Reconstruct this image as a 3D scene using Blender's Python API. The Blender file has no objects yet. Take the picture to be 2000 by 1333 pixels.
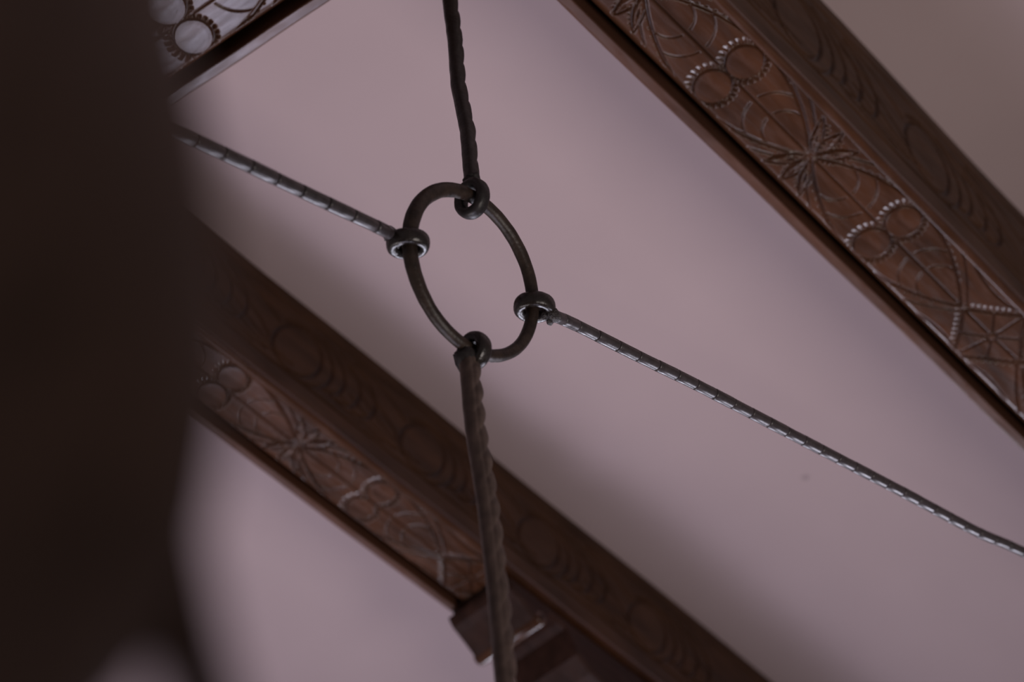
import bpy, math
import numpy as np
from mathutils import Vector, Matrix, noise
PI = math.pi
S = bpy.context.scene
C = S.collection

# ---------------------------------------------------------------- camera, world, lights, exposure
F = 4722.0                                    # focal length in pixels of a 2000 px wide frame (85 mm lens)
_up = Vector((-378, 3735, -F)).normalized()   # world up seen from the camera
_ax = Vector((6300, -5333, -F)); _ax = (_ax - _up*_ax.dot(_up)).normalized()   # the beams run along world X
_ay = _up.cross(_ax)
R = Matrix((_ax, _ay, _up))                   # camera axes -> world axes

def ray(px, py):
    return (R @ Vector((px-1000, 666.5-py, -F))).normalized()

cd = bpy.data.cameras.new('camera'); cam = bpy.data.objects.new('camera', cd); C.objects.link(cam)
cam.matrix_world = R.to_4x4()
cd.sensor_width = 36; cd.lens = 36*F/2000; cd.clip_start = 0.01
cd.dof.use_dof = True; cd.dof.focus_distance = 4.25; cd.dof.aperture_fstop = 2.5
S.camera = cam

w = bpy.data.worlds.new('world'); S.world = w; w.use_nodes = True
w.node_tree.nodes['Background'].inputs[0].default_value = (0.90, 0.78, 0.80, 1)
w.node_tree.nodes['Background'].inputs[1].default_value = 0.14

def area(name, loc, target, size, power, col, sy=None, spread=PI):
    l = bpy.data.lights.new(name, 'AREA'); l.energy = power; l.color = col; l.size = size
    l.shape = 'RECTANGLE'; l.size_y = sy or size; l.spread = spread
    o = bpy.data.objects.new(name, l); C.objects.link(o); o.location = loc
    o.rotation_euler = (Vector(target)-Vector(loc)).to_track_quat('-Z', 'Y').to_euler()
    return o
area('side_window_light', (2.2, 4.7, 0.5), (2.5, 1.7, 4.8), 2.0, 12.0, (1.0, 0.89, 0.88), 1.8, 1.5)
area('low_sheen_fill', (3.75, 4.5, -1.2), (2.0, 2.3, 4.4), 1.6, 26, (0.80, 0.77, 1.0), None, 1.6)  # added lilac light near the floor for the cross beam's sheen, not a window
area('end_window_light', (9.0, 2.9, 1.5), (2.6, 1.6, 4.2), 1.9, 20, (0.86, 0.84, 1.0), 1.5, 1.0)
area('corner_window_light', (7.6, 6.3, 2.7), (2.0, 1.5, 3.4), 1.5, 17, (0.84, 0.83, 1.0), 2.0, 1.0)
area('near_side_fill', (2.5, -1.1, 0.1), (2.9, 1.5, 4.8), 1.5, 19, (1.0, 0.89, 0.83), None, 1.4)  # added fill for the beam sides and right ceiling bay, no real source

vs = S.view_settings
vs.view_transform = 'Standard'; vs.look = 'None'; vs.gamma = 1; vs.use_curve_mapping = False; vs.exposure = -0.26

# ---------------------------------------------------------------- helpers
def mat(name, col, rough=0.5, spec=0.5, var=0.3, scale=8.0, stretch=(1,1,1), bump=0.2, bdist=0.002, metal=0.0, col2=None, rvar=0.06, coat=0.0):
    m = bpy.data.materials.new(name); m.use_nodes = True
    nt = m.node_tree; n = nt.nodes; L = nt.links
    b = n['Principled BSDF']
    tc = n.new('ShaderNodeTexCoord'); mp = n.new('ShaderNodeMapping'); mp.inputs['Scale'].default_value = stretch
    L.new(tc.outputs['Object'], mp.inputs[0])
    nz = n.new('ShaderNodeTexNoise'); nz.inputs['Scale'].default_value = scale; nz.inputs['Detail'].default_value = 7
    L.new(mp.outputs[0], nz.inputs[0])
    cr = n.new('ShaderNodeValToRGB'); c2 = col2 or tuple(c*(1+var) for c in col)
    cr.color_ramp.elements[0].position = .3; cr.color_ramp.elements[1].position = .7
    cr.color_ramp.elements[0].color = (*[c*(1-var) for c in col], 1); cr.color_ramp.elements[1].color = (*c2, 1)
    L.new(nz.outputs[0], cr.inputs[0]); L.new(cr.outputs[0], b.inputs['Base Color'])
    b.inputs['Specular IOR Level'].default_value = spec; b.inputs['Metallic'].default_value = metal
    b.inputs['Coat Weight'].default_value = coat; b.inputs['Coat Roughness'].default_value = .25
    mr = n.new('ShaderNodeMapRange'); mr.inputs[1].default_value = .3; mr.inputs[2].default_value = .7
    mr.inputs[3].default_value = rough-rvar; mr.inputs[4].default_value = rough+rvar
    n2 = n.new('ShaderNodeTexNoise'); n2.inputs['Scale'].default_value = scale*3; n2.inputs['Detail'].default_value = 5
    L.new(mp.outputs[0], n2.inputs[0]); L.new(n2.outputs[0], mr.inputs[0]); L.new(mr.outputs[0], b.inputs['Roughness'])
    bp = n.new('ShaderNodeBump'); bp.inputs['Strength'].default_value = bump; bp.inputs['Distance'].default_value = bdist
    L.new(n2.outputs[0], bp.inputs['Height']); L.new(bp.outputs[0], b.inputs['Normal'])
    return m

M_plaster = mat('ceiling_plaster', (.50,.395,.405), .85, .2, .03, 2.0, bump=.15, bdist=.004, rvar=.05)
M_wood = mat('carved_oak', (.060,.024,.0115), .26, .45, .38, 5, (1,5,5), bump=.25, bdist=.0015, col2=(.088,.034,.016))
M_dark = mat('dark_oak', (.028,.013,.010), .42, .3, .3, 5, (1,5,5), bump=.25, bdist=.0015)
M_strip = mat('fillet_oak', (.095,.042,.026), .32, .5, .25, 5, (1,5,5), bump=.2)
M_hoop = mat('brown_iron', (.030,.019,.014), .45, .45, .5, 50, bump=.6, bdist=.0015)
M_brk = mat('bracket_oak', (.034,.015,.011), .6, .15, .35, 6, (1,5,5), bump=.3)
M_side = mat('side_oak', (.060,.028,.014), .5, .14, .35, 5, (1,6,3), bump=.2, bdist=.0015)
M_post = mat('post_wood', (.165,.105,.075), .6, .2, .3, 8, (4,4,1), bump=.1)
M_iron = mat('oiled_iron', (.017,.012,.010), .30, .7, .45, 60, bump=.5, bdist=.0015)
M_rough = mat('rough_weld', (.030,.024,.024), .25, .8, .4, 120, bump=1.0, bdist=.004)
M_sleeve = mat('grey_sleeve', (.045,.036,.038), .32, .7, .25, 60, bump=.1, bdist=.0008)
M_leather = mat('brown_leather', (.110,.076,.064), .55, .4, .3, 40, bump=.3, bdist=.001)
M_blackwrap = mat('black_leather', (.022,.018,.018), .42, .45, .4, 40, bump=.5, bdist=.0015)

def mesh(name, verts, faces, m, parent=None, smooth=True, loc=None):
    me = bpy.data.meshes.new(name); me.from_pydata([tuple(v) for v in verts], [], faces)
    me.materials.append(m)
    if smooth:
        me.polygons.foreach_set('use_smooth', [True]*len(me.polygons))
    me.update()
    o = bpy.data.objects.new(name, me); C.objects.link(o)
    if parent: o.parent = parent
    if loc: o.location = loc
    return o
def grid_faces(nu, nv, wrap=False):
    i = np.arange(nu-1)[:, None]; j = np.arange(nv if wrap else nv-1)[None, :]
    j2 = (j+1) % nv
    f = np.stack([i*nv+j, (i+1)*nv+j, (i+1)*nv+j2, i*nv+j2], -1).reshape(-1, 4)
    return f
def np_mesh(name, V, Fc, m, parent=None, smooth=True):
    V = np.asarray(V, np.float32); Fc = np.asarray(Fc, np.int32)
    me = bpy.data.meshes.new(name)
    me.vertices.add(len(V)); me.vertices.foreach_set('co', V.ravel())
    me.loops.add(Fc.size); me.loops.foreach_set('vertex_index', Fc.ravel())
    me.polygons.add(len(Fc)); me.polygons.foreach_set('loop_start', np.arange(0, Fc.size, 4, dtype=np.int32))
    me.polygons.foreach_set('use_smooth', np.ones(len(Fc), bool) if smooth else np.zeros(len(Fc), bool))
    me.materials.append(m); me.update(calc_edges=True); me.validate()
    o = bpy.data.objects.new(name, me); C.objects.link(o)
    if parent: o.parent = parent
    return o
def box(name, a, b, m, parent=None):
    x0,y0,z0 = a; x1,y1,z1 = b
    v = [(x,y,z) for x in (x0,x1) for y in (y0,y1) for z in (z0,z1)]
    f = [(0,1,3,2),(4,6,7,5),(0,4,5,1),(2,3,7,6),(0,2,6,4),(1,5,7,3)]
    return mesh(name, v, f, m, parent, False)
def thing(name, label, cat, loc=(0,0,0), rotz=0, group=None):
    o = bpy.data.objects.new(name, None); C.objects.link(o); o.empty_display_size = .1
    o.location = loc; o.rotation_euler = (0,0,rotz); o['label'] = label; o['category'] = cat
    if group: o['group'] = group
    return o

# ---------------------------------------------------------------- the room shell
CEIL = 4.815
def speckle(m, k=.80):
    nt = m.node_tree; n = nt.nodes; L = nt.links; b = n['Principled BSDF']; src = b.inputs['Base Color'].links[0].from_socket
    tc = n.new('ShaderNodeTexCoord'); v = n.new('ShaderNodeTexVoronoi'); v.inputs['Scale'].default_value = 2.6
    nz_ = n.new('ShaderNodeTexNoise'); nz_.inputs['Scale'].default_value = 60
    L.new(tc.outputs['Object'], v.inputs['Vector']); mr = n.new('ShaderNodeMapRange')
    mr.inputs[1].default_value = .022; mr.inputs[2].default_value = .040; mr.inputs[3].default_value = k; mr.inputs[4].default_value = 1
    L.new(v.outputs['Distance'], mr.inputs[0]); mx = n.new('ShaderNodeMix'); mx.data_type = 'RGBA'; mx.blend_type = 'MULTIPLY'
    mx.inputs[0].default_value = 1; L.new(src, mx.inputs[6]); L.new(mr.outputs[0], mx.inputs[7]); L.new(mx.outputs[2], b.inputs['Base Color'])
speckle(M_plaster)
c_ = box('ceiling', (-3,-4,CEIL), (10,9,CEIL+.15), M_plaster); c_['kind'] = 'structure'
f_ = box('floor', (-3,-4,-1.75), (10,9,-1.6), mat('floor_boards', (.22,.13,.09), .4, .4, .3, 4, (1,8,1))); f_['kind'] = 'structure'

# ---------------------------------------------------------------- carved relief
class Relief:
    """depth of carving over a grid of panel coordinates"""
    def __init__(s, U, Vv): s.U, s.V = U, Vv; s.D = np.zeros_like(U)
    def box(s, x0, x1, y0, y1):
        u = s.U[:, 0]; v = s.V[0]
        i0, i1 = np.searchsorted(u, x0), np.searchsorted(u, x1); j0, j1 = np.searchsorted(v, y0), np.searchsorted(v, y1)
        return slice(i0, i1), slice(j0, j1)
    def line(s, pts, w=.0035, d=.005, ridge=False):
        for (ax, ay), (bx, by) in zip(pts[:-1], pts[1:]):
            sl = s.box(min(ax,bx)-w, max(ax,bx)+w, min(ay,by)-w, max(ay,by)+w)
            u, v = s.U[sl], s.V[sl]
            if u.size == 0: continue
            dx, dy = bx-ax, by-ay; L2 = dx*dx+dy*dy+1e-12
            t = np.clip(((u-ax)*dx+(v-ay)*dy)/L2, 0, 1)
            q = np.hypot(u-ax-t*dx, v-ay-t*dy)
            h = 1.5*d*np.clip(2.2*(1-q/w), 0, 1) if not ridge else d*np.clip(1-q/w, 0, 1)
            if ridge: s.D[sl] = np.where(h > 0, np.minimum(s.D[sl], -h), s.D[sl])
            else: s.D[sl] = np.maximum(s.D[sl], h)
    def chip(s, x, y, ang, L=.016, wd=.0054, d=.0052):
        """wedge cut, deepest at (x,y) and running out along ang"""
        if math.cos(ang) > .2: L, d = .0095, .0095      # steeper cut on this side
        sl = s.box(x-L-wd, x+L+wd, y-L-wd, y+L+wd); u, v = s.U[sl], s.V[sl]
        if u.size == 0: return
        a = (u-x)*math.cos(ang)+(v-y)*math.sin(ang); b = -(u-x)*math.sin(ang)+(v-y)*math.cos(ang)
        h = d*np.clip(1-a/L, 0, 1)*np.clip(1-(np.abs(b)/wd)**3, 0, 1)*(a > -.0015)
        s.D[sl] = np.maximum(s.D[sl], h)

def curve(f, n=16): return [f(i/n) for i in range(n+1)]
def qb(p, q, r, n=8): return [((1-t)**2*p[0]+2*t*(1-t)*q[0]+t*t*r[0], (1-t)**2*p[1]+2*t*(1-t)*q[1]+t*t*r[1]) for t in [i/n for i in range(n+1)]]
CV = .104
STARS = [.78, 1.06+.0, 2.18, 2.737, 4.09, 4.65]; PAIRS = [1.90, 2.455, 3.013, 3.815, 4.37]; WEBS = [1.50, 3.414]
RC = .0415
def carve_soffit(rl):
    for c in PAIRS:
        for s in (-1, 1):
            cy = CV+s*.042
            rl.line(curve(lambda t: (c+RC*math.cos(2*PI*t), cy+RC*math.sin(2*PI*t)), 36), .0028, .005)
            for k in range(-4, 5):
                for base in (PI, 0):
                    a = base+math.radians(15.0*k) - s*math.radians(8)*(1 if base else -1)
                    rl.chip(c+(RC+.0045)*math.cos(a), cy+(RC+.0045)*math.sin(a), a)
            # lens outline with its dotted border
            lens = lambda t, o=0: (c-.278+.556*t, CV+s*(.090+o)*(1-(2*t-1)**2))
            rl.line(curve(lens, 30), .0035, .005)
            rl.line(curve(lambda t: (c-.30+.60*t, CV+s*(.118)*(1-(2*t-1)**2)+s*.008*(1-abs(2*t-1))), 24)[0:9], .003, .004)
            rl.line(curve(lambda t: (c-.30+.60*t, CV+s*(.118)*(1-(2*t-1)**2)+s*.008*(1-abs(2*t-1))), 24)[-9:], .003, .004)
            for k in range(3, 26):
                t = k/28
                if abs(t-.5) < .12: continue
                x, y = lens(t); rl.chip(x, y+s*.002, s*PI/2+(.5-t)*1.2, .007, .003, .005)
            # veins
            for e in (-1, 1):
                for d0, d1, bend in ((.085, .135, .3), (.14, .185, .3)):
                    y1 = CV+s*.090*(1-(d1/.278)**2)
                    rl.line(qb((c+e*d0, CV+s*.010), (c+e*(d0+.01), CV+s*(.5*(y1-CV)*s+.018)), (c+e*d1, y1-s*.004)), .0022, .003)
        rl.line([(c-.275, CV), (c-.02, CV)], .0028, .004); rl.line([(c+.02, CV), (c+.275, CV)], .0028, .004)
    for c in STARS:
        for s in (-1, 1):
            for ang, L, wd in ((90, .085, .013), (52, .10, .012), (128, .10, .012)):
                a = math.radians(ang)*s
                dx, dy = math.cos(a), math.sin(a)
                for q in (-1, 1):
                    pts = curve(lambda t: (c+dx*L*t-dy*q*wd*math.sin(PI*t), CV+dy*L*t+dx*q*wd*math.sin(PI*t)), 10)
                    rl.line(pts, .003, .005)
                    pts = curve(lambda t: (c+dx*L*(.25+.6*t)-dy*q*.4*wd*math.sin(PI*t), CV+dy*L*(.25+.6*t)+dx*q*.4*wd*math.sin(PI*t)), 8)
                    rl.line(pts, .0028, .004, ridge=True)
                for k in range(6):
                    t = .25+.11*k
                    rl.chip(c+dx*L*t-dy*(wd+.006)*math.sin(PI*t), CV+dy*L*t+dx*(wd+.006)*math.sin(PI*t), a+PI/2, .005, .0028, .005)
            for e in (-1, 1):
                rl.line(qb((c+e*.008, CV+s*.003), (c+e*.06, CV+s*.045), (c+e*.17, CV+s*.080)), .004, .006)
    for c in WEBS:
        P = [(c-.113, CV), (c+.003, CV-.088), (c+.108, CV-.004), (c-.018, CV+.096)]
        for i in range(4):
            a, b = P[i], P[(i+1) % 4]; mx, my = (a[0]+b[0])/2, (a[1]+b[1])/2
            q = (mx+(c-mx)*.10, my+(CV-my)*.10)
            pts = qb(a, q, b, 10); rl.line(pts, .004, .006)
            out = math.atan2(my-CV, mx-c)
            for k in range(10):
                t = (k+.5)/10; x = (1-t)**2*a[0]+2*t*(1-t)*q[0]+t*t*b[0]; y = (1-t)**2*a[1]+2*t*(1-t)*q[1]+t*t*b[1]
                rl.chip(x+.003*math.cos(out), y+.003*math.sin(out), out)
            for (tx, ty) in ((mx+(c-mx)*.05, my+(CV-my)*.05), a):
                rl.line([(c+.012*math.cos(math.atan2(ty-CV, tx-c)), CV+.012*math.sin(math.atan2(ty-CV, tx-c))), (tx, ty)], .003, .005)
        rl.line(curve(lambda t: (c+.011*math.cos(2*PI*t), CV+.011*math.sin(2*PI*t)), 16), .003, .005)
        for s in (-1, 1):
            for e in (-1, 1):
                rl.line(qb((c+e*.02, CV+s*.085), (c+e*.10, CV+s*.06), (c+e*.20, CV+s*.09)), .003, .004)

OV = [1.17, 1.66, 2.15, 2.64, 3.13, 3.62, 4.11]
def carve_side(rl, hs):
    k = hs
    G = dict(w=.0065, d=.007)
    rl.line([(0, .145*k), (6, .145*k)], **G)
    rl.line([(0, .545*k), (6, .545*k)], w=.006, d=.005)
    for c in OV:
        for (a, b, off) in ((.085, .15, 0), (.118, .172, .012)):
            pts = curve(lambda t: (c+off+a*math.cos(2*PI*t)+.035*math.sin(2*PI*t), (.315+b*math.sin(2*PI*t))*k), 32)
            if off: pts = pts[-9:]+pts[:13]
            rl.line(pts, **G)
        for i in range(3):      # nested crescents after the oval
            x = c+.135+.060*i
            rl.line(qb((x-.035, .50*k), (x+.085, .42*k), (x+.03, .28*k))+qb((x+.03, .28*k), (x+.01, .22*k), (x-.05, .205*k)), **G)
        for i in range(4):      # long reeds sweeping to the next oval
            x = c+.10+.05*i
            rl.line(qb((x, (.22+.04*i)*k), (x+.09, .165*k+.02*i), (x+.22, (.17+.012*i)*k)), w=.005, d=.005)
        rl.line(qb((c-.26, .52*k), (c-.14, .50*k), (c-.07, .40*k)), w=.006, d=.006)
        rl.line(qb((c-.30, .44*k), (c-.17, .40*k), (c-.10, .26*k)), w=.006, d=.006)

def carved_beam(label, loc, rotz, W, Hh, u_lo, u_hi, fine, su, ref, group=None):
    """W soffit width factor, Hh height of the side, motif coordinate m = ref[1] + (u-ref[0])/su"""
    t = thing('carved_beam', label, 'beam', loc, rotz, group)
    sv = W/.245
    us = np.concatenate([np.linspace(u_lo, fine[0], 40)[:-1], np.arange(fine[0], fine[1], .0014), np.linspace(fine[1], u_hi, 60)])
    # soffit: flat carved field, rounded over into a deep channel
    vs_ = np.concatenate([[0.0], np.arange(.004, .186, .0013), np.linspace(.186, .214, 14)])
    U, Vv = np.meshgrid(us, vs_, indexing='ij')
    Mo = ref[1]+(U-ref[0])/su
    rl = Relief(Mo, Vv); carve_soffit(rl)
    D = rl.D*((U > fine[0]+.005) & (U < fine[1]-.005))*np.clip((.188-Vv)/.006, 0, 1)*np.clip((Vv-.015)/.003, 0, 1)
    x = np.clip((Vv-.180)/.034, 0, 1)
    Z = D + .10*(1-np.sqrt(np.clip(1-x**2, 0, 1))) - .002*np.sin(PI*Vv/.2)
    Z += .0012*(np.sin(U*3.1)+np.sin(U*7.7+1)*.5)
    V = np.stack([U, Vv*sv, Z], -1).reshape(-1, 3)
    np_mesh('carved_soffit', V, grid_faces(*U.shape)[:, ::-1], M_wood, t)
    # carved side
    hs = np.concatenate([[.012], np.arange(.02, Hh, .0055), [Hh]])
    us2 = np.concatenate([np.linspace(u_lo, fine[0], 40)[:-1], np.arange(fine[0], fine[1], .0035), np.linspace(fine[1], u_hi, 60)])
    U, Hv = np.meshgrid(us2, hs, indexing='ij')
    k = Hh/.615
    rl = Relief(ref[1]+(U-ref[0])/su, Hv/k); carve_side(rl, 1.0)
    wav = .0025*np.sin(U*5.3+2)*np.clip((Hv-.4*k)/.2, 0, 1)
    rl.D *= ((U > fine[0]+.008) & (U < fine[1]-.008))
    V = np.stack([U, rl.D+wav+.004, Hv], -1).reshape(-1, 3)
    np_mesh('carved_side', V, grid_faces(*U.shape), M_side, t)
    def prism(name, prof, m, n=40, sm=True):
        uu = np.linspace(u_lo, u_hi, n); P = np.array(prof)
        wob = .0012*np.sin(uu*9)+.0008*np.sin(uu*23+1)
        V = np.array([[u, p[0]+wb, p[1]] for u, wb in zip(uu, wob) for p in P])
        return np_mesh(name, V, grid_faces(len(uu), len(P), True), m, t, sm)
    # worn arris bead between side and soffit
    prism('arris_bead', [(.0, .022), (-.003, .018), (-.003, .008), (.000, .001), (.006, -.0025), (.016, -.0025), (.019, .0005), (.0195, .006), (.012, .022)], M_wood)
    # fillet strip beyond the channel
    a, b = .221*sv, .245*sv
    prism('edge_fillet', [(a, .12), (a, .0), (a+.002, -.003), (b-.004, -.003), (b, .0), (b+.001, .01), (b, Hh), (a-.004, Hh)], M_strip, 40, False)
    box('beam_core', (u_lo, .012, .110), (u_hi, .216*sv, Hh), M_dark, t)
    # domed roundels inside the carved circles
    n = 0
    ph = np.linspace(0, 2*PI, 33)[:-1]
    prof = [(.0, -.0012), (.014, -.0012), (.030, -.0009), (.0378, -.0005), (.0384, .005)]
    Vr = [(0, 0, -.0012)]+[(r*math.cos(p), r*math.sin(p)*sv, z) for r, z in prof[1:] for p in ph]
    Fr = [(0, 1+(i+1) % 32, 1+i) for i in range(32)]
    for q in range(3):
        for i in range(32): Fr.append((1+q*32+i, 1+q*32+(i+1) % 32, 1+(q+1)*32+(i+1) % 32, 1+(q+1)*32+i))
    first = None
    for c in PAIRS:
        u = ref[0]+(c-ref[1])*su
        if not fine[0] < u < fine[1]: continue
        for s in (-1, 1):
            if first is None:
                o = first = mesh('roundel', Vr, Fr, M_wood, t, False)
            else:
                o = first.copy(); C.objects.link(o); o.parent = t
            o.scale = (su, 1, 1)
            o.location = (u, (CV+s*.042)*sv, -.001)
    return t

carved_beam('carved brown ceiling beam at the upper right, with a row of star flowers and paired roundels', (0, 1.126, 4.20), 0, .245, CEIL-4.20, -1, 8, (1.55, 4.6), 1.0, (0, 0), 'carved ceiling beams')
carved_beam('carved ceiling beam crossing behind the twisted hanging rod, blurred, bracket under its lower end', (0, 2.598, 4.40), 0, .205, CEIL-4.40, -1, 8, (1.75, 4.6), .91, (2.671, 2.737), 'carved ceiling beams')
th = math.radians(-83.8)
# short cross beam: roundels at world (1.60, 1.965)
ex = Vector((math.cos(th), math.sin(th))); ey = Vector((-ex.y, ex.x))
org = Vector((1.735, 1.965)) - ey*.245
carved_beam('short carved cross beam at the top left with a lilac sheen on its underside', (org.x, org.y, 4.20), th, .245, CEIL-4.20, -.62, .60, (-.45, .58), 1.0, (0, 2.455), 'carved ceiling beams')

# ---------------------------------------------------------------- bracket under the left beam
def bracket():
    t = thing('carved_bracket', 'dark carved scroll bracket under the lower end of the blurred beam, behind the twisted rod', 'bracket', (3.355, 2.72, 4.40))
    # outline in the X-Z plane (x along beam, z down from the soffit)
    top = [(-.026, -.030), (-.020, -.042), (-.010, -.054), (.014, -.062), (.036, -.074), (.058, -.088), (.078, -.100), (.096, -.103), (.110, -.096), (.116, -.082),
           (.122, -.062), (.135, -.045), (.175, -.040), (.20, -.046), (.215, -.075), (.235, -.115), (.29, -.140), (.38, -.152), (.5, -.155), (1.3, -.15), (3.4, -.15)]
    def ext(name, out, y0, y1, m, z1=.03, bev=.008):
        n = len(out); V = []; 
        for y, ins in ((y0, bev), (y0+bev, 0), (y1-bev, 0), (y1, bev)):
            for (x, z) in out: V.append((x+(ins if x < .01 else 0), y, z+(ins if z < .02 else 0)))
            V.append((out[-1][0], y, z1))
        m_ = n+1; Fc = []
        for k in range(3):
            for i in range(m_):
                j = (i+1) % m_; Fc.append((k*m_+i, (k+1)*m_+i, (k+1)*m_+j, k*m_+j))
        Fc.append(tuple(range(m_))[::1]); Fc.append(tuple(range(3*m_, 4*m_))[::-1])
        return mesh(name, V, Fc, m, t, False)
    ext('bracket_body', top, -.116, .090, M_brk, -.028)
    # rolled scroll at the tip and a carved leaf behind it
    def roll(name, x, z, r, y0, y1, m):
        V = []; N = 20
        for y, k in ((y0, .2), (y0, .75), (y0+.006, 1), (y1-.006, 1), (y1, .75), (y1, .2)):
            for i in range(N): V.append((x+r*k*math.cos(2*PI*i/N), y, z+r*k*math.sin(2*PI*i/N)))
        o = np_mesh(name, V, grid_faces(6, N, True), m, t); return o
    roll('scroll', .093, -.088, .021, -.122, .095, M_wood)
    roll('scroll_eye', .093, -.090, .007, -.126, -.118, M_dark)
    box('bracket_neck', (-.022, -.055, -.034), (3.4, .07, .004), M_dark, t)
bracket()

# ---------------------------------------------------------------- tubes
def frames(P, up=Vector((0,0,1))):
    T = []
    for i in range(len(P)):
        a = P[max(i-1, 0)]; b = P[min(i+1, len(P)-1)]; T.append((b-a).normalized())
    out = []; nrm = (up-T[0]*up.dot(T[0])).normalized()
    for t in T:
        nrm = (nrm-t*nrm.dot(t)).normalized(); out.append((t, nrm, t.cross(nrm)))
    return out
def tube(name, P, rad, m, parent=None, N=20, up=Vector((0,0,1)), closed=False, caps=True):
    """rad(i, th) -> radius"""
    fr = frames(P, up); V = []
    for i, (p, (t, a, b)) in enumerate(zip(P, fr)):
        for k in range(N):
            q = 2*PI*k/N; r = rad(i, q); V.append(p+(a*math.cos(q)+b*math.sin(q))*r)
    Fc = [tuple(f) for f in grid_faces(len(P), N, True).tolist()]
    if closed:
        o = (len(P)-1)*N; Fc += [(o+k, k, (k+1) % N, o+(k+1) % N) for k in range(N)]
    elif caps:
        V.append(P[0]); V.append(P[-1]); n0 = len(V)-2; o = (len(P)-1)*N
        Fc += [(n0, k, (k+1) % N) for k in range(N)]+[(n0+1, o+(k+1) % N, o+k) for k in range(N)]
    return mesh(name, V, Fc, m, parent)
def resample(P, step):
    d = [0]
    for a, b in zip(P[:-1], P[1:]): d.append(d[-1]+(b-a).length)
    n = max(2, int(d[-1]/step)); out = []; j = 0
    for i in range(n+1):
        s = d[-1]*i/n
        while j < len(d)-2 and d[j+1] < s: j += 1
        k = (s-d[j])/max(1e-9, d[j+1]-d[j]); out.append(P[j].lerp(P[j+1], k))
    return out
def catmull(P, n=12):
    Q = [P[0]*2-P[1]]+P+[P[-1]*2-P[-2]]; out = []
    for i in range(1, len(Q)-2):
        for k in range(n):
            t = k/n; a, b, c, d = Q[i-1], Q[i], Q[i+1], Q[i+2]
            out.append(.5*((2*b)+(c-a)*t+(2*a-5*b+4*c-d)*t*t+(3*b-a-3*c+d)*t**3))
    out.append(P[-1]); return out
def nz(v, s): return noise.noise(v*s)

# ---------------------------------------------------------------- the ring
RN = Vector((0, math.cos(math.radians(18)), math.sin(math.radians(18))))
RCEN = ray(923, 532)*4.0; RR = .1465
def on_ring(px, py):
    v = ray(px, py); q = v*(RCEN.dot(RN)/v.dot(RN)); return RCEN+(q-RCEN).normalized()*RR
ring = thing('iron_ring', 'dark forged iron ring joining the four suspension rods', 'ring', RCEN)
ea = Vector((1, 0, 0)); eb = RN.cross(ea)
Pr = [ea*math.cos(2*PI*i/120)*RR+eb*math.sin(2*PI*i/120)*RR for i in range(120)]
near = on_ring(815, 395)-RCEN
ang0 = math.atan2(near.dot(eb), near.dot(ea))
def ring_r(i, q):
    p = Pr[i]; a = 2*PI*i/120-ang0
    base = .0108+.0026*max(0, math.cos(a))**1.5
    return base*(1+.05*nz(p, 60)+.04*nz(p+Vector((q, 0, 0)), 18)+(.06 if abs(((q-1.9) % (2*PI))-PI) < .12 else 0))
V = []; N = 22
for i, p in enumerate(Pr):
    e1 = p.normalized()
    for k in range(N):
        q = 2*PI*k/N; V.append(p+(e1*math.cos(q)+RN*math.sin(q))*ring_r(i, q))
np_mesh('hoop', V, np.vstack([grid_faces(120, N, True), np.array([[119*N+k, k, (k+1) % N, 119*N+(k+1) % N] for k in range(N)])]), M_hoop, ring)

def eye(parent, cen, normal, rdir, Rm=.0265, ra=.0092, rb=.0140, name='eye', m=None, lump=.06, stretch=1.0):
    """oval eye loop: axis = tangent of the ring it hangs on"""
    n = normal.normalized(); e1 = (rdir-n*rdir.dot(n)).normalized(); e2 = n.cross(e1); V = []; A, B = 56, 18
    for i in range(A):
        a = 2*PI*i/A; c = e1*math.cos(a)*stretch+e2*math.sin(a); cn = (e1*math.cos(a)+e2*math.sin(a)).normalized()
        for k in range(B):
            q = 2*PI*k/B; cq, sq = math.cos(q), math.sin(q)
            cq = math.copysign(abs(cq)**.8, cq); sq = math.copysign(abs(sq)**.8, sq)
            j = 1+lump*nz(cen*1+c*Rm*1.0+n*sq*.01, 90)
            V.append(cen+c*Rm+(cn*cq*ra+n*sq*rb)*j)
    Fc = np.vstack([grid_faces(A, B, True), np.array([[(A-1)*B+k, k, (k+1) % B, (A-1)*B+(k+1) % B] for k in range(B)])])
    return np_mesh(name, V, Fc, m or M_iron, parent)
def lump(parent, cen, r, name='weld', m=None):
    V = []; A, B = 12, 16
    for i in range(A+1):
        th = PI*i/A
        for k in range(B):
            q = 2*PI*k/B; d = Vector((math.sin(th)*math.cos(q), math.sin(th)*math.sin(q), math.cos(th)))
            V.append(cen+d*r*(1+.25*nz(cen+d*r, 130)+.15*nz(cen+d*r, 300)))
    return np_mesh(name, V, grid_faces(A+1, B, True), m or M_rough, parent)
def tangent(p): return RN.cross((p-RCEN).normalized())

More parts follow.
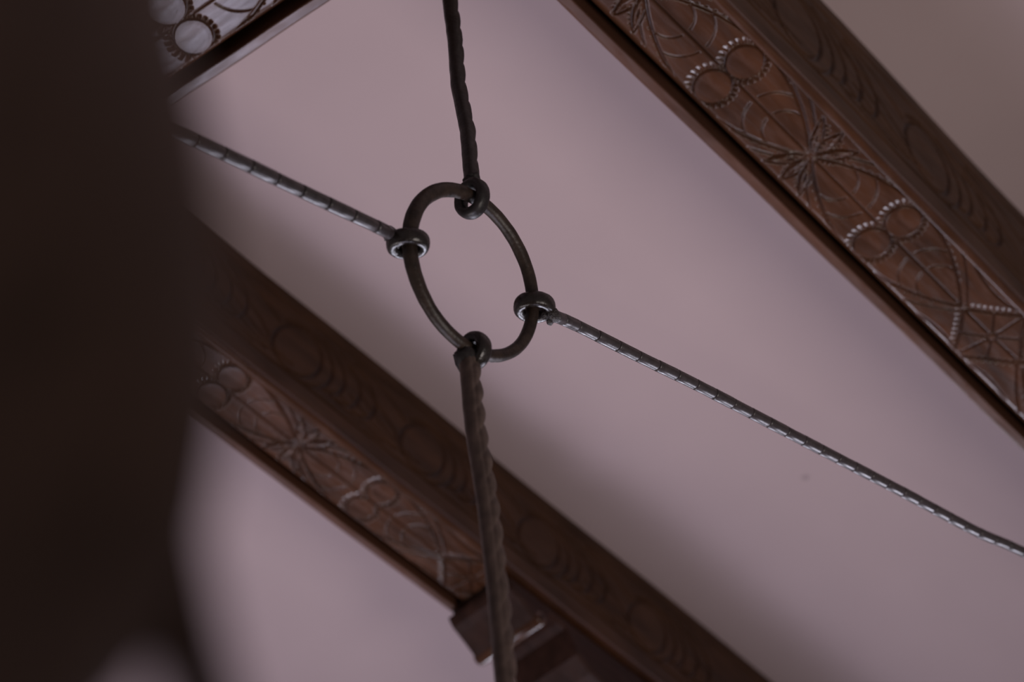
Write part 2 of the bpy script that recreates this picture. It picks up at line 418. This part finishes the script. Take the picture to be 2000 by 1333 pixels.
# ---------------------------------------------------------------- side rods: grey sleeves threaded on a bar
dep = lambda x: 1/(.3029-.0000563*x)
at = lambda px, py: ray(px, py)*dep(px)
def sleeved(label, pts, px_w, first_gap, pitch0, pitch1, eyepx, grp):
    P = resample(catmull(pts, 10), .003)
    t = thing('suspension_rod', label, 'rod', pts[0], 0, grp); o = Vector(pts[0])
    P = [p-o for p in P]
    s = [0.0]
    for a, b in zip(P[:-1], P[1:]): s.append(s[-1]+(b-a).length)
    tube('core_bar', P[::8]+[P[-1]], lambda i, q: .0078, M_iron, t, 12)
    def pt(x):
        x = min(max(x, 0), s[-1]-1e-6); j = int(np.searchsorted(s, x))-1; j = max(0, min(j, len(s)-2))
        return P[j].lerp(P[j+1], (x-s[j])/(s[j+1]-s[j]))
    x = .004; i = 0; L = first_gap
    while x < s[-1]-.01:
        L = first_gap if i == 0 else pitch0+(pitch1-pitch0)*min(1, x/s[-1]); x1 = min(x+L, s[-1])
        prof = [(.0012, .74), (.0016, .93), (.003, 1.0), ((x1-x)*.5, .985), (x1-x-.004, 1.0), (x1-x-.0012, .99), (x1-x-.0008, .74)]
        Q = [pt(x+a) for a, _ in prof]
        R_ = .0106*(1+.02*math.sin(i*2.3))
        tube('sleeve', Q, lambda k, q: R_*prof[k][1]*(1+.012*nz(Q[k]+o, 50)), M_sleeve, t, 20, caps=False)
        x = x1; i += 1
    return t
eL = (798, 477); eR = (1045, 600)
pL = on_ring(802, 478); pR = on_ring(1046, 602); pT = on_ring(925, 383); pB = on_ring(922, 690)
def eye_c(px, py, ref): v = ray(px, py); return v*(ref.length)
cL = eye_c(797, 476, pL); cR = eye_c(1044, 600, pR)
left_pts = [eye_c(762, 457, pL)] + [at(x, y) for x, y in ((736,443),(580,369),(436,299))]
dL = (left_pts[-1]-left_pts[-2]).normalized(); left_pts += [left_pts[-1]+dL*.35, left_pts[-1]+dL*.9+Vector((0,0,.03))]
right_pts = [eye_c(1082, 617, pR)] + [at(x, y) for x, y in ((1126,636),(1250,698),(1366,755),(1560,856),(1760,960),(1910,1040),(1997,1078))]
dR = (right_pts[-1]-right_pts[-2]).normalized(); dR = (right_pts[-1]-right_pts[-3]).normalized(); _q = right_pts[-1]; _e = Vector((5.30, 1.20, 4.19))
right_pts += [_q.lerp(_e, .3)-Vector((0, 0, .006)), _q.lerp(_e, .65)-Vector((0, 0, .006)), _e]
rl_ = sleeved('grey sleeved rod running from the left of the iron ring into the blurred post', left_pts, 27, .030, .057, .059, eL, 'sleeved side rods')
rr_ = sleeved('grey sleeved rod sagging from the right of the iron ring to the lower right', right_pts, 27, .036, .056, .052, eR, 'sleeved side rods')
for t, cen, p, pts in ((rl_, cL, pL, left_pts), (rr_, cR, pR, right_pts)):
    o = Vector(pts[0]); eye(t, cen-o, tangent(p), pts[1]-pts[0])
    lump(t, Vector((0,0,0))+(cen-o)*.05, .0125)

# ---------------------------------------------------------------- leather-wrapped upright rods
def wrapped(name, label, P0, r0, r1, m, twist, pitch, seam, lip, parent_loc, knots=0):
    t = thing(name, label, 'rod', parent_loc); o = Vector(parent_loc)
    P = resample(P0, .0035); P = [p-o for p in P]; n = len(P)
    def rad(i, q):
        s = i*.0035; r = r0+(r1-r0)*i/n
        a = (q-seam-twist*s+PI) % (2*PI)-PI
        k = (s/pitch - .55*a) % 1.0
        sc = (math.sin(PI*k**1.25) if k > 0 else 0)**.5
        g = math.exp(-(a/.95)**2)
        step = .10 if 0 < a-.75 < .35 else 0
        return r*(1+lip*g*(sc-.35)-step*.8+.045*nz(P[i]+Vector((q*.01, 0, 0)), 35)+.03*math.cos(3*q+s*7))
    tube('leather_wrap', P, rad, m, t, 44, up=Vector((1,0,0)))
    return t
# view-facing angle bookkeeping: first frame axis ~ +X, second ~ T x X
def solve_x(px, py, xw): v = ray(px, py); return v*(xw/v.x)
top0 = solve_x(921, 352, pT.x); top1 = solve_x(878, 0, pT.x-.004)
dT = (top1-top0).normalized()
topP = [top0+(top1-top0)*k for k in (0, .25, .5, .75, 1)]
topP[2] += (R@Vector((1,0,0)))*-.004; topP[1] += (R@Vector((1,0,0)))*.003
topP += [Vector((top1.x, top1.y, top1.z+.3)), Vector((top1.x, top1.y, CEIL))]
rt = wrapped('hanging_rod', 'black leather wrapped rod rising from the iron ring to the top of the picture', topP, .0128, .0155, M_blackwrap, 0, .064, -.70, .26, tuple(top0))
bot0 = solve_x(915, 705, pB.x); bot1 = solve_x(986, 1333, pB.x+.01)
dB = (bot1-bot0).normalized()
botP = [bot0+(bot1-bot0)*k for k in (0, .25, .5, .75, 1)]; botP.append(bot1+dB*.5)
for i, k in ((1, -.002), (2, .003), (3, .003)): botP[i] += (R@Vector((1,0,0)))*k
rb = wrapped('hanging_rod', 'brown twisted rod with a scalloped seam hanging down from the iron ring', botP, .0158, .0136, M_leather, 0, .055, 1.15, .40, tuple(bot0))
# canopy where the upper rod meets the ceiling
V = []; 
for r, z in ((.0001, -.05), (.02, -.05), (.03, -.035), (.05, -.02), (.06, -.006), (.06, 0)):
    for k in range(24): V.append((top1.x-top0.x+r*math.cos(2*PI*k/24), top1.y-top0.y+r*math.sin(2*PI*k/24), CEIL-top0.z+z))
np_mesh('ceiling_rose', V, grid_faces(6, 24, True), M_iron, rt)
cT = eye_c(922, 388, pT); cB = eye_c(926, 686, pB)
eye(rt, cT-Vector(top0), tangent(pT), dT, .0255, .0095, .0125, m=M_blackwrap, stretch=1.15)
eye(rb, cB-Vector(bot0), tangent(pB), dB, .0225, .0098, .0135, m=M_iron, stretch=1.1)
def tie(parent, P, r, m, name='tie'):
    tube(name, resample(P, .004), lambda i, q: r*(1+.15*nz(P[0]*10+Vector((i*.2, q*.6, 0)), 1.5)), m, parent, 16)
e = R@Vector((1, 0, 0)); dn = R@Vector((0, -1, 0))
# loose leather ends around the joints
tie(rt, [Vector((0,0,0))+e*.004-dn*.012, e*.010+dn*.006, e*.016+dn*.022], .0075, M_blackwrap, 'leather_end')
tie(rb, [-e*.018-dn*.012+Vector((0,0,0)), -e*.014+dn*.004, -e*.006+dn*.018], .008, M_blackwrap, 'leather_end')
tie(rb, [e*.010-dn*.006, e*.013+dn*.010], .006, M_blackwrap, 'leather_end')
lump(rb, -e*.003-dn*.006, .0200, 'knot', M_blackwrap); lump(rb, -e*.008-dn*.016, .0120, 'knot', M_blackwrap); lump(rt, -e*.002+dn*.004, .0135, 'knot', M_blackwrap)
# rough crust where the loops rub on the ring
for px, py, r in ((893, 384, .0085), (905, 388, .009), (882, 382, .006), (957, 402, .007), (962, 698, .008), (950, 697, .009), (973, 699, .006), (1066, 612, .010), (1074, 622, .0085), (775, 470, .009)):
    p = on_ring(px, py) if 850 < px < 1000 else ray(px, py)*(pL.length if px < 900 else pR.length)
    lump(ring, p-RCEN+dn*.005, r*.8, 'crust')

# ---------------------------------------------------------------- blurred foreground post
AZ = math.radians(62); RHO = .52
post = thing('wooden_post', 'very blurred dark brown turned post filling the left edge', 'post', (RHO*math.cos(AZ), RHO*math.sin(AZ), -1.6))
prof = [(.14,-1.6),(.14,-1.45),(.11,-1.40),(.075,-1.3),(.070,-.2),(.072,.2),(.084,.40),(.092,.46),(.100,.50),(.119,.535),(.126,.57),(.1285,.62),(.127,.66),(.121,.71),(.112,.776),(.099,.85),(.088,.92),(.085,1.1),(.085,4.6),(.12,4.7),(.12,4.815)]
def lathe(name, prof, m, parent, N=48):
    V = [(r*math.cos(2*PI*k/N), r*math.sin(2*PI*k/N), z+1.6) for r, z in prof for k in range(N)]
    return np_mesh(name, V, grid_faces(len(prof), N, True), m, parent)
lathe('shaft', prof, M_post, post)
po = Vector(post.location)
arm = [ray(x, y)*d-po for x, y, d in ((300, 930, .80), (326, 1050, .795), (350, 1170, .79), (378, 1300, .785), (408, 1420, .78), (410, 1560, .77), (330, 1700, .76), (200, 1800, .75))]
tube('scroll_arm', resample(catmull(arm, 8), .006), lambda i, q: .0125, M_post, post, 16)
